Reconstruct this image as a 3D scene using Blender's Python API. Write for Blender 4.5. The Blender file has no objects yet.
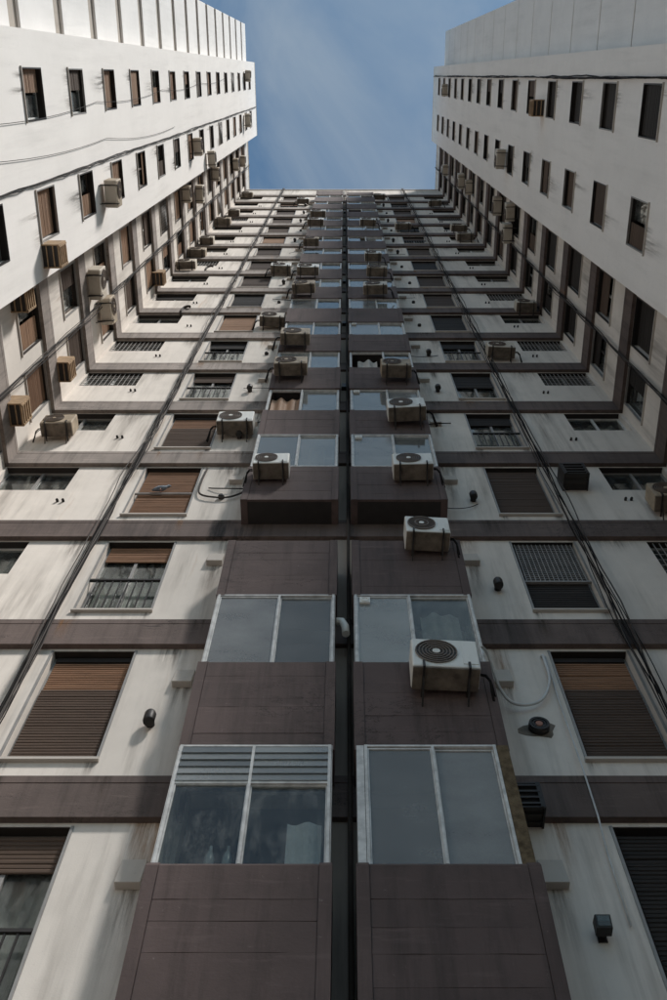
import bpy, math, random
from mathutils import Vector
random.seed(7)
R = math.radians

# ------------------------------------------------------------------ camera, sky, sun, exposure
scn = bpy.context.scene
col = scn.collection
cam = bpy.data.cameras.new('camera'); cam_o = bpy.data.objects.new('camera', cam); col.objects.link(cam_o)
cam.sensor_fit = 'VERTICAL'; cam.sensor_height = 36; cam.sensor_width = 24; cam.lens = 35
cam.shift_x = -0.0115
cam.clip_start = 0.05; cam.clip_end = 5000
cam_o.location = (0, 0, 1.6); cam_o.rotation_euler = (R(156.42), 0, 0)
scn.camera = cam_o

SUN = Vector((1.0, -1.09, 1.95)).normalized()          # direction towards the sun
SUN_EL = math.asin(SUN.z); SUN_AZ = math.atan2(SUN.x, SUN.y)
w = bpy.data.worlds.new('World'); scn.world = w; w.use_nodes = True
wn, wl = w.node_tree.nodes, w.node_tree.links
wn.clear()
sky = wn.new('ShaderNodeTexSky'); sky.sky_type = 'NISHITA'; sky.sun_disc = False
sky.sun_elevation = SUN_EL; sky.sun_rotation = SUN_AZ
sky.air_density = 1.0; sky.dust_density = 0.8; sky.ozone_density = 0.0; sky.altitude = 50
bg = wn.new('ShaderNodeBackground'); bg.inputs['Strength'].default_value = 0.076
wo = wn.new('ShaderNodeOutputWorld')
tc = wn.new('ShaderNodeTexCoord'); mp = wn.new('ShaderNodeMapping'); mp.inputs['Scale'].default_value = (2.2, 1.3, 1.6)
mp.inputs['Rotation'].default_value = (0, 0, R(25))
nz = wn.new('ShaderNodeTexNoise'); nz.inputs['Scale'].default_value = 2.1; nz.inputs['Detail'].default_value = 7
nz.inputs['Roughness'].default_value = 0.55; nz.inputs['Distortion'].default_value = 0.6
rp = wn.new('ShaderNodeValToRGB'); rp.color_ramp.elements[0].position = 0.46; rp.color_ramp.elements[1].position = 0.74
rp.color_ramp.elements[0].color = (0.0, 0.0, 0.0, 1); rp.color_ramp.elements[1].color = (0.55, 0.55, 0.55, 1)
mx = wn.new('ShaderNodeMix'); mx.data_type = 'RGBA'
wl.new(tc.outputs['Generated'], mp.inputs['Vector']); wl.new(mp.outputs[0], nz.inputs['Vector'])
wl.new(nz.outputs['Fac'], rp.inputs[0]); wl.new(rp.outputs[0], mx.inputs[0])
tint = wn.new('ShaderNodeMix'); tint.data_type = 'RGBA'; tint.blend_type = 'MULTIPLY'; tint.inputs[0].default_value = 1
wl.new(sky.outputs[0], tint.inputs[6]); tint.inputs[7].default_value = (.86, 1.09, 1.08, 1)
wl.new(tint.outputs[2], mx.inputs[6]); mx.inputs[7].default_value = (4.3, 4.8, 5.1, 1)
wl.new(mx.outputs[2], bg.inputs[0]); wl.new(bg.outputs[0], wo.inputs[0])

sun = bpy.data.lights.new('sun', 'SUN'); sun.energy = 3.5; sun.angle = R(9.0); sun.color = (1.0, 0.965, 0.925)
sun_o = bpy.data.objects.new('sun', sun); col.objects.link(sun_o)
sun_o.rotation_euler = SUN.to_track_quat('Z', 'Y').to_euler(); sun_o.location = (20, -20, 80)

scn.view_settings.view_transform = 'Standard'; scn.view_settings.look = 'None'
scn.view_settings.exposure = 0.52; scn.view_settings.gamma = 1.0
scn.cycles.max_bounces = 8; scn.cycles.diffuse_bounces = 5; scn.cycles.transparent_max_bounces = 8
scn.cycles.use_denoising = True

# ------------------------------------------------------------------ materials
MATS = {}
class NT:
    def __init__(s, name):
        m = bpy.data.materials.new(name); m.use_nodes = True; MATS[name] = m
        s.m = m; s.n = m.node_tree.nodes; s.l = m.node_tree.links
        s.b = s.n['Principled BSDF']; s.out = s.n['Material Output']
        s.pos = s.n.new('ShaderNodeNewGeometry').outputs['Position']
    def map(s, scale, loc=(0, 0, 0)):
        x = s.n.new('ShaderNodeMapping'); x.inputs['Scale'].default_value = scale; x.inputs['Location'].default_value = loc
        s.l.new(s.pos, x.inputs[0]); return x.outputs[0]
    def noise(s, scale=(1, 1, 1), detail=4, rough=.55, loc=(0, 0, 0), dist=0):
        x = s.n.new('ShaderNodeTexNoise'); x.inputs['Scale'].default_value = 1; x.inputs['Detail'].default_value = detail
        x.inputs['Roughness'].default_value = rough; x.inputs['Distortion'].default_value = dist
        s.l.new(s.map(scale, loc), x.inputs['Vector']); return x.outputs['Fac']
    def ramp(s, f, p0, p1, c0, c1):
        x = s.n.new('ShaderNodeValToRGB'); e = x.color_ramp.elements
        e[0].position, e[1].position = p0, p1
        t = lambda c: (c, c, c, 1) if isinstance(c, (int, float)) else (*c, 1)
        e[0].color, e[1].color = t(c0), t(c1)
        s.l.new(f, x.inputs[0]); return x.outputs[0]
    def mix(s, f, a, b, mode='MIX'):
        x = s.n.new('ShaderNodeMix'); x.data_type = 'RGBA'; x.blend_type = mode
        for i, v in ((0, f), (6, a), (7, b)):
            if hasattr(v, 'is_linked'): s.l.new(v, x.inputs[i])
            elif i == 0: x.inputs[0].default_value = v
            else: x.inputs[i].default_value = (*v, 1)
        return x.outputs[2]
    def math(s, op, a, b=0.0):
        x = s.n.new('ShaderNodeMath'); x.operation = op
        for i, v in ((0, a), (1, b)):
            if hasattr(v, 'is_linked'): s.l.new(v, x.inputs[i])
            else: x.inputs[i].default_value = v
        return x.outputs[0]
    def sep(s):
        x = s.n.new('ShaderNodeSeparateXYZ'); s.l.new(s.pos, x.inputs[0]); return x.outputs
    def rnd(s):
        return s.n.new('ShaderNodeObjectInfo').outputs['Random']
    def bump(s, h, strength=.3, dist=.01):
        x = s.n.new('ShaderNodeBump'); x.inputs['Strength'].default_value = strength; x.inputs['Distance'].default_value = dist
        s.l.new(h, x.inputs['Height']); s.l.new(x.outputs[0], s.b.inputs['Normal'])
    def col(s, c):
        if hasattr(c, 'is_linked'): s.l.new(c, s.b.inputs['Base Color'])
        else: s.b.inputs['Base Color'].default_value = (*c, 1)
    def set(s, rough=.8, metal=0, spec=.3):
        s.b.inputs['Roughness'].default_value = rough; s.b.inputs['Metallic'].default_value = metal
        s.b.inputs['Specular IOR Level'].default_value = spec

def plaster(name, base, grime, streak=.55, blotch=.35, rust=0.0, seep=False):
    t = NT(name)
    c = t.mix(t.ramp(t.noise((.7, .7, .5), 5), .38, .68, 0, blotch), base, tuple(x * .74 for x in base))
    c = t.mix(t.ramp(t.noise((4, 4, 4), 6, .7, loc=(6, 1, 3)), .35, .7, 0, .30 if seep else .12), c, tuple(x * .72 for x in base))
    st = t.ramp(t.noise((4.5, 4.5, .28), 6, .66), .46, .74, 0, streak)
    st2 = t.mix(t.ramp(t.noise((.8, .8, .35), 4, .6, loc=(5, 1, 9)), .40, .64, .08, 1), (0, 0, 0), st, 'MIX')
    c = t.mix(st2, c, grime)
    sp = t.ramp(t.noise((22, 22, 18), 3, loc=(3, 3, 3)), .66, .74, 0, .35)
    c = t.mix(sp, c, tuple(x * .62 for x in base))
    if rust:
        r = t.ramp(t.noise((2.4, 2.4, .22), 5, .6, loc=(13, 7, 2)), .66, .76, 0, rust)
        c = t.mix(r, c, (.36, .19, .08))
    if seep:        # brown weeping stains in the strips that flank the bays
        x = t.math('ABSOLUTE', t.sep()[0])
        x_ = t.n.new('ShaderNodeMapRange'); x_.inputs[1].default_value = 1.35; x_.inputs[2].default_value = 1.95; x_.inputs[3].default_value = 1; x_.inputs[4].default_value = 0
        t.l.new(x, x_.inputs[0])
        r = t.ramp(t.noise((3.2, 3.2, .3), 6, .65, loc=(1, 17, 4)), .36, .72, .15, 1)
        c = t.mix(t.math('MULTIPLY', t.math('MULTIPLY', x_.outputs[0], r), .62), c, (.23, .185, .145))
    t.col(c); t.set(.9, 0, .2)
    t.bump(t.noise((70, 70, 70), 4, .65), .35, .004)
    return t
plaster('wall_plaster', (.735, .67, .605), (.20, .17, .145), .85, .6, .65, True)
plaster('white_paint', (.86, .815, .775), (.46, .43, .40), .32, .22)
plaster('grey_band', (.42, .37, .32), (.22, .19, .16), .5, .4)
plaster('cladding_paint', (.82, .79, .765), (.5, .49, .47), .45, .35)
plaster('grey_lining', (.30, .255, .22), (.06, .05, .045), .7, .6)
plaster('vent_metal', (.50, .455, .41), (.25, .22, .2), .4, .4)

def brown(name, base):
    t = NT(name)
    x, y, z = t.sep()
    tone = t.math('ADD', t.math('MULTIPLY', t.rnd(), .18), .91)
    c = t.mix(1.0, t.mix(t.ramp(t.noise((.9, .9, .9), 6, .6), .35, .7, 0, 1), base, tuple(k * .66 for k in base)), (1, 1, 1), 'MULTIPLY')
    vm = t.n.new('ShaderNodeVectorMath'); vm.operation = 'SCALE'; t.l.new(c, vm.inputs[0]); t.l.new(tone, vm.inputs['Scale']); c = vm.outputs[0]
    # drips, sideways scuffs, chalky patches, flaked spots, hairline cracks
    c = t.mix(t.ramp(t.noise((7, 7, .45), 7, .7, loc=(2, 8, 0)), .48, .72, 0, .65), c, tuple(k * .36 for k in base))
    c = t.mix(t.ramp(t.noise((1.3, 1.3, 11), 7, .72, loc=(1, 8, 4)), .56, .74, 0, .5), c, tuple(k * 1.5 + .01 for k in base))
    c = t.mix(t.ramp(t.noise((2.1, 2.1, 1.6), 7, .75, loc=(9, 8, 2)), .55, .7, 0, .4), c, tuple(k * .5 for k in base))
    c = t.mix(t.ramp(t.noise((19, 19, 19), 5, .75, loc=(8, 8, 4)), .66, .72, 0, .55), c, (.23, .20, .185))
    cr = t.math('ABSOLUTE', t.math('SUBTRACT', t.noise((1.1, 1.1, 2.4), 7, .7, loc=(9, 3, 1), dist=.5), .5))
    crack = t.math('MULTIPLY', t.math('LESS_THAN', cr, .004), t.ramp(t.noise((.6, .6, .6), 2, loc=(3, 6, 9)), .52, .6, 0, 1))
    c = t.mix(t.math('MULTIPLY', crack, .7), c, (.018, .014, .013))
    if 'band' in name:      # black soot run beside the left bay, and older runs elsewhere
        dx = t.math('ABSOLUTE', t.math('ADD', x, 1.62)); dz = t.math('ABSOLUTE', t.math('SUBTRACT', z, 14.1))
        m = t.math('MULTIPLY', t.math('LESS_THAN', dx, .34), t.math('LESS_THAN', dz, .9))
        c = t.mix(t.math('MULTIPLY', m, t.ramp(t.noise((9, 9, .8), 6, .7, loc=(2, 2, 8)), .42, .6, 0, .9)), c, (.018, .015, .014))
        c = t.mix(t.ramp(t.noise((3.1, 3.1, .2), 6, .7, loc=(12, 4, 8)), .54, .70, 0, .7), c, tuple(k * .3 for k in base))
        c = t.mix(t.ramp(t.noise((2.4, 2.4, .22), 5, .6, loc=(13, 7, 2)), .66, .76, 0, .5), c, (.34, .17, .07))
    t.col(c); t.set(.74, 0, .3)
    h = t.math('SUBTRACT', t.noise((26, 26, 34), 6, .65), t.math('MULTIPLY', crack, 1.2))
    t.bump(h, .5, .006)
brown('brown_panel', (.118, .083, .076))
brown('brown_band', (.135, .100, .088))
brown('sunlit_band', (.31, .262, .232))  # lighter copy of the band paint, sunlight on the left put into the colour

def shutter(name, a, b):
    t = NT(name)
    c = t.mix(t.rnd(), a, b)
    c = t.mix(t.ramp(t.noise((3, 3, 42), 5, .6), .4, .72, 0, .7), c, tuple(k * .45 for k in a))
    c = t.mix(t.ramp(t.noise((.9, .9, 3), 4, .6, loc=(2, 2, 2)), .5, .8, 0, .5), c, tuple(min(1, k * 1.5) for k in b))
    t.col(c); t.set(.65, 0, .3)
def stain(name, c, amt):
    t = NT(name)
    g = t.n.new('ShaderNodeTexCoord').outputs['Generated']; sp = t.n.new('ShaderNodeSeparateXYZ'); t.l.new(g, sp.inputs[0])
    fade = t.math('POWER', sp.outputs[2], 1.3)
    ex = t.math('SUBTRACT', 1.0, t.math('POWER', t.math('ABSOLUTE', t.math('SUBTRACT', t.math('MULTIPLY', sp.outputs[0], 2.0), 1.0)), 2.0))
    n = t.ramp(t.noise((17, 17, 1.1), 6, .72), .40, .66, 0, 1)
    a = t.math('MULTIPLY', t.math('MULTIPLY', t.math('MULTIPLY', fade, ex), n), amt)
    t.col(c); t.set(.9, 0, .15); t.l.new(a, t.b.inputs['Alpha'])
stain('stain_grime', (.085, .068, .055), .85)
stain('stain_soft', (.30, .265, .235), .7)
stain('stain_rust', (.33, .16, .06), .8)
shutter('shutter_brown', (.11, .070, .048), (.070, .047, .035))
shutter('shutter_wood', (.27, .145, .082), (.20, .108, .062))
shutter('shutter_tan', (.42, .255, .16), (.27, .16, .10))
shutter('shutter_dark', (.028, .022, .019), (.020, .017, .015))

def plain(name, c, rough=.6, metal=0, spec=.4, var=.25, scale=6):
    t = NT(name)
    k = t.ramp(t.noise((scale, scale, scale), 5, .6), .35, .7, 0, 1)
    t.col(t.mix(k, c, tuple(x * (1 - var) for x in c))); t.set(rough, metal, spec)
    return t
plain('white_frame', (.64, .63, .61), .45, 0, .5, .4, 9)
plain('grey_frame', (.30, .285, .27), .5, .2, .5)
plain('dark_metal', (.035, .031, .029), .5, .3, .4)
plain('black_rubber', (.018, .016, .016), .85, 0, .12)
plain('cable_grey', (.075, .065, .06), .8, 0, .2)
t = plain('ac_white', (.70, .69, .65), .45, 0, .5, .22, 4)
t.col(t.mix(t.ramp(t.noise((6, 6, .9), 6, .7, loc=(3, 1, 5)), .5, .72, 0, .35), (.70, .69, .65), (.26, .19, .12)))
t = plain('ac_beige', (.52, .46, .38), .5, 0, .5, .3, 4)
t.col(t.mix(t.ramp(t.noise((6, 6, .9), 6, .7, loc=(3, 1, 5)), .52, .76, 0, .5), (.52, .46, .38), (.26, .19, .12)))
plain('ac_aged', (.40, .32, .23), .6, 0, .4, .45, 6)
plain('ac_dirty', (.20, .165, .13), .7, 0, .3, .6, 7)
plain('fan_dark', (.04, .034, .03), .6)
plain('fan_ring', (.16, .125, .10), .5)
plain('box_wood', (.40, .27, .16), .7, 0, .3, .4, 8)
plain('conduit_white', (.62, .63, .63), .35)
plain('curtain_cloth', (.52, .49, .45), .9, 0, .1, .35, 3)
plain('laundry_cloth', (.78, .79, .80), .9, 0, .1, .1, 3)
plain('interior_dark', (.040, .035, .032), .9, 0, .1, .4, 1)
plain('bird_grey', (.24, .27, .31), .8, 0, .2, .5, 20)
plain('bottle_clear', (.35, .40, .42), .2, 0, .5, .3, 8)
plain('terracotta', (.40, .20, .15), .8)
t = plain('rough_plaster', (.20, .15, .095), .95, 0, .1, .6, 14); t.bump(t.noise((26, 26, 26), 6, .7), 1, .03)
t = plain('ground_concrete', (.075, .072, .068), .9, 0, .2, .3, .8); t.bump(t.noise((30, 30, 30), 5), .3, .01)
plain('shade_black', (.035, .03, .028), .9)  # near-black, the shade under the bays put into the colour
plain('roof_membrane', (.25, .24, .23), .9)

def glass(name, frost, lo, hi, ior, rough=.04):
    t = NT(name)
    lw = t.n.new('ShaderNodeLayerWeight'); lw.inputs[0].default_value = .5
    f0 = ((ior - 1) / (ior + 1)) ** 2
    fr_ = t.math('ADD', t.math('MULTIPLY', t.math('POWER', lw.outputs['Facing'], 5.0), 1 - f0), f0)
    gl = t.n.new('ShaderNodeBsdfGlossy'); gl.inputs['Roughness'].default_value = rough; gl.inputs['Color'].default_value = (.93, .95, .93, 1)
    tr = t.n.new('ShaderNodeBsdfTransparent'); tr.inputs['Color'].default_value = (.74, .77, .76, 1)
    dirt = t.n.new('ShaderNodeBsdfDiffuse'); 
    gc = t.ramp(t.noise((1.6, 1.6, 2.6), 4), .3, .75, lo, hi)
    gc = t.mix(t.ramp(t.noise((75, 75, 75), 3, .7), .35, .65, 0, .16), gc, tuple(k * 1.4 for k in hi))
    gv = t.n.new('ShaderNodeVectorMath'); gv.operation = 'SCALE'; t.l.new(gc, gv.inputs[0]); t.l.new(t.math('ADD', t.math('MULTIPLY', t.rnd(), .7), .6), gv.inputs['Scale'])
    t.l.new(gv.outputs[0], dirt.inputs['Color'])
    m1 = t.n.new('ShaderNodeMixShader'); m1.inputs[0].default_value = frost
    if frost < .2: t.l.new(t.ramp(t.noise((9, 9, 4), 6, .7, loc=(4, 2, 7)), .45, .8, frost * .5, frost * 2.5), m1.inputs[0])
    t.l.new(tr.outputs[0], m1.inputs[1]); t.l.new(dirt.outputs[0], m1.inputs[2])
    m2 = t.n.new('ShaderNodeMixShader'); t.l.new(fr_, m2.inputs[0])
    t.l.new(m1.outputs[0], m2.inputs[1]); t.l.new(gl.outputs[0], m2.inputs[2]); t.l.new(m2.outputs[0], t.out.inputs[0])
    bw = t.n.new('ShaderNodeBump'); bw.inputs['Strength'].default_value = .12; bw.inputs['Distance'].default_value = .03
    t.l.new(t.noise((2.2, 2.2, 1.4), 2), bw.inputs['Height']); t.l.new(bw.outputs[0], gl.inputs['Normal'])
glass('glass', .12, (.2, .2, .2), (.4, .4, .38), 1.45)
glass('frosted_glass', .52, (.22, .215, .21), (.36, .355, .345), 1.5, .22)
glass('pale_glass', .40, (.32, .32, .31), (.46, .46, .44), 1.65, .05)

# ------------------------------------------------------------------ mesh helpers
class MB:
    def __init__(s): s.v = []; s.f = []; s.sm = []
    def face(s, pts, smooth=False):
        i = len(s.v); s.v += [tuple(p) for p in pts]; s.f.append(tuple(range(i, i + len(pts)))); s.sm.append(smooth); return s
    def hexa(s, p):         # p: 8 points, bottom ring then top ring (counter-clockwise from above)
        i = len(s.v); s.v += [tuple(q) for q in p]
        for f in ((3, 2, 1, 0), (4, 5, 6, 7), (0, 1, 5, 4), (1, 2, 6, 5), (2, 3, 7, 6), (3, 0, 4, 7)):
            s.f.append(tuple(i + k for k in f)); s.sm.append(False)
        return s
    def box(s, x0, x1, y0, y1, z0, z1):
        return s.hexa([(x0, y0, z0), (x1, y0, z0), (x1, y1, z0), (x0, y1, z0), (x0, y0, z1), (x1, y0, z1), (x1, y1, z1), (x0, y1, z1)])
    def prism(s, poly, axis, a, b):        # closed polygon extruded along an axis between a and b
        P = {'x': lambda p, t: (t, p[0], p[1]), 'y': lambda p, t: (p[0], t, p[1]), 'z': lambda p, t: (p[0], p[1], t)}[axis]
        n = len(poly); i = len(s.v); s.v += [P(p, a) for p in poly] + [P(p, b) for p in poly]
        s.f.append(tuple(i + k for k in range(n))); s.f.append(tuple(i + n + k for k in reversed(range(n)))); s.sm += [False, False]
        for k in range(n):
            q = (k + 1) % n; s.f.append((i + k, i + n + k, i + n + q, i + q)); s.sm.append(False)
        return s
    def tube(s, path, r, n=6, cap=True):
        path = [Vector(p) for p in path]; i0 = len(s.v)
        up = Vector((.31, .77, .56))
        for k, p in enumerate(path):
            d = (path[min(k + 1, len(path) - 1)] - path[max(k - 1, 0)]).normalized()
            a = d.cross(up)
            if a.length < .05: a = d.cross(Vector((1, 0, 0)))
            a.normalize(); b = d.cross(a); rr = r[k] if isinstance(r, (list, tuple)) else r
            for j in range(n):
                t = 2 * math.pi * j / n; s.v.append(tuple(p + a * (rr * math.cos(t)) + b * (rr * math.sin(t))))
        for k in range(len(path) - 1):
            for j in range(n):
                q = (j + 1) % n; A = i0 + k * n
                s.f.append((A + j, A + q, A + n + q, A + n + j)); s.sm.append(True)
        if cap:
            s.f.append(tuple(i0 + j for j in reversed(range(n)))); s.sm.append(False)
            e = i0 + (len(path) - 1) * n; s.f.append(tuple(e + j for j in range(n))); s.sm.append(False)
        return s
    def ring(s, c, r, tk, n=20):      # thin ring in the xz plane (a torus of square section)
        for k in range(n):
            a, b = 2 * math.pi * k / n, 2 * math.pi * (k + 1) / n
            p = lambda t, q, y: (c[0] + q * math.cos(t), c[1] + y, c[2] + q * math.sin(t))
            s.face([p(a, r - tk, -tk), p(b, r - tk, -tk), p(b, r + tk, -tk), p(a, r + tk, -tk)])
            s.face([p(a, r + tk, -tk), p(b, r + tk, -tk), p(b, r + tk, tk), p(a, r + tk, tk)])
            s.face([p(a, r - tk, tk), p(b, r - tk, tk), p(b, r - tk, -tk), p(a, r - tk, -tk)])
        return s
    def mesh(s, name, mat):
        me = bpy.data.meshes.new(name); me.from_pydata(s.v, [], s.f); me.materials.append(MATS[mat])
        me.polygons.foreach_set('use_smooth', s.sm); me.update(); return me

CACHE = {}
def cached(key, mat, fn):
    k = (key, mat)
    if k not in CACHE:
        b = MB(); fn(b); CACHE[k] = b.mesh(str(key[0]), mat)
    return CACHE[k]
def obj(name, data, parent=None, loc=(0, 0, 0), rz=0, bevel=0):
    o = bpy.data.objects.new(name, data); col.objects.link(o); o.location = loc; o.rotation_euler = (0, 0, rz)
    if parent: o.parent = parent
    if bevel:
        m = o.modifiers.new('bevel', 'BEVEL'); m.width = bevel; m.segments = 2; m.limit_method = 'ANGLE'
    return o
def part(name, key, mat, fn, parent, loc=(0, 0, 0), rz=0, bevel=0):
    return obj(name, cached(key, mat, fn), parent, loc, rz, bevel)
def one(name, mat, fn, parent=None, loc=(0, 0, 0), rz=0, bevel=0):
    b = MB(); fn(b); return obj(name, b.mesh(name, mat), parent, loc, rz, bevel)
def tag(o, label=None, cat=None, group=None, kind=None):
    for k, v in (('label', label), ('category', cat), ('group', group), ('kind', kind)):
        if v: o[k] = v
    return o
def empty(name, loc=(0, 0, 0), rz=0):
    o = bpy.data.objects.new(name, None); col.objects.link(o); o.location = loc; o.rotation_euler = (0, 0, rz); o.empty_display_size = .2
    return o

# ------------------------------------------------------------------ measures (metres)
D = 6.0                                   # camera to the rear facade
def H(h): return 1.6 + D * h              # height from a ratio of D above the eye
PITCH = .47
def band_bottom(k): return H(1.112 + PITCH * k)
BAND_H = .56
def facing(side):                          # rotation of a wall's local frame: x along the wall, y into it, z up
    return {'back': 0, 'left': R(90), 'right': R(-90)}[side]
def on(side, plane, a, z, out=0.0):        # world point on a wall; a = X on the rear facade, Y on the wings
    if side == 'back': return (a, plane - out, z)
    if side == 'left': return (-plane + out, a, z)
    return (plane - out, a, z)
def la(side, a0, a1):                      # local x range of a world range along the wall
    return (-a1, -a0) if side == 'right' else (a0, a1)

tag(one('ground', 'ground_concrete', lambda b: b.face([(-2500, -2500, 0), (2500, -2500, 0), (2500, 2500, 0), (-2500, 2500, 0)])), kind='structure')

# ------------------------------------------------------------------ walls with real openings
def wall(parent, side, plane, mat, a0, a1, z0, z1, openings, depth=.16, name='wall'):
    xs0, xs1 = la(side, a0, a1)
    ops = []
    for (p, q, r, s) in openings:
        p, q = la(side, p, q); ops.append((p, q, r, s))
    xs = sorted({xs0, xs1, *[o[0] for o in ops], *[o[1] for o in ops]})
    zs = sorted({z0, z1, *[o[2] for o in ops], *[o[3] for o in ops]})
    b = MB()
    for j in range(len(zs) - 1):
        run = None
        zm = (zs[j] + zs[j + 1]) / 2
        row = [o for o in ops if o[2] < zm < o[3]]
        for i in range(len(xs) - 1):
            xm = (xs[i] + xs[i + 1]) / 2
            hole = any(o[0] < xm < o[1] for o in row)
            if not hole:
                run = (run[0], xs[i + 1]) if run else (xs[i], xs[i + 1])
            if (hole or i == len(xs) - 2) and run:
                b.face([(run[0], 0, zs[j]), (run[1], 0, zs[j]), (run[1], 0, zs[j + 1]), (run[0], 0, zs[j + 1])]); run = None
    d = depth
    for (p, q, r, s) in ops:
        b.face([(p, 0, r), (p, 0, s), (p, d, s), (p, d, r)]); b.face([(q, 0, r), (q, d, r), (q, d, s), (q, 0, s)])
        b.face([(p, 0, r), (p, d, r), (q, d, r), (q, 0, r)]); b.face([(p, 0, s), (q, 0, s), (q, d, s), (p, d, s)])
    rz = facing(side)
    return obj(name, b.mesh(name, mat), parent, on(side, plane, 0, 0), rz)

# ------------------------------------------------------------------ windows
def slats(b, w_, z0, z1, pitch=.045, y=.075):      # hand-worn slats: each a little out of line
    n = max(2, int(round((z1 - z0) / pitch))); p = (z1 - z0) / n
    rr = random.Random(int(w_ * 1000 + z1 * 777))
    for i in range(n):
        z = z0 + i * p; yy = y + rr.uniform(-.003, .002); dl, dr = rr.uniform(-.003, .003), rr.uniform(-.003, .003)
        if rr.random() < .05: yy += .006; dl -= .008
        q = lambda x, dy, f: (x, yy + dy, min(max(z + f * p + (dl if x < 0 else dr), z0), z1))
        b.face([q(-w_, -.010, .1), q(w_, -.010, .1), q(w_, -.013, .55), q(-w_, -.013, .55)])
        b.face([q(-w_, -.013, .55), q(w_, -.013, .55), q(w_, -.002, 1), q(-w_, -.002, 1)])
        b.face([q(-w_, .002, -.08), q(w_, .002, -.08), q(w_, -.010, .1), q(-w_, -.010, .1)])
    b.face([(-w_, y + .006, z0), (w_, y + .006, z0), (w_, y + .006, z1), (-w_, y + .006, z1)])
def frame_fn(w_, h_, y0, t, mull=True):
    def f(b):
        b.box(-w_, -w_ + t, y0, y0 + .05, 0, h_); b.box(w_ - t, w_, y0, y0 + .05, 0, h_)
        b.box(-w_ + t, w_ - t, y0, y0 + .05, 0, t); b.box(-w_ + t, w_ - t, y0, y0 + .05, h_ - t, h_)
        if mull: b.box(-t * .6, t * .6, y0 - .004, y0 + .045, t, h_ - t)
    return f
def curtain_fn(w_, h_, y, seed):
    rr = random.Random(seed); ph = [rr.uniform(0, 6) for _ in range(4)]
    def f(b):
        n = 26
        for i in range(n):
            x0, x1 = -w_ + 2 * w_ * i / n, -w_ + 2 * w_ * (i + 1) / n
            g = lambda x: y + .025 * math.sin(x * 31 + ph[0]) + .02 * math.sin(x * 17 + ph[1])
            b.face([(x0, g(x0), 0), (x1, g(x1), 0), (x1, g(x1), h_), (x0, g(x0), h_)], True)
    return f
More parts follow.
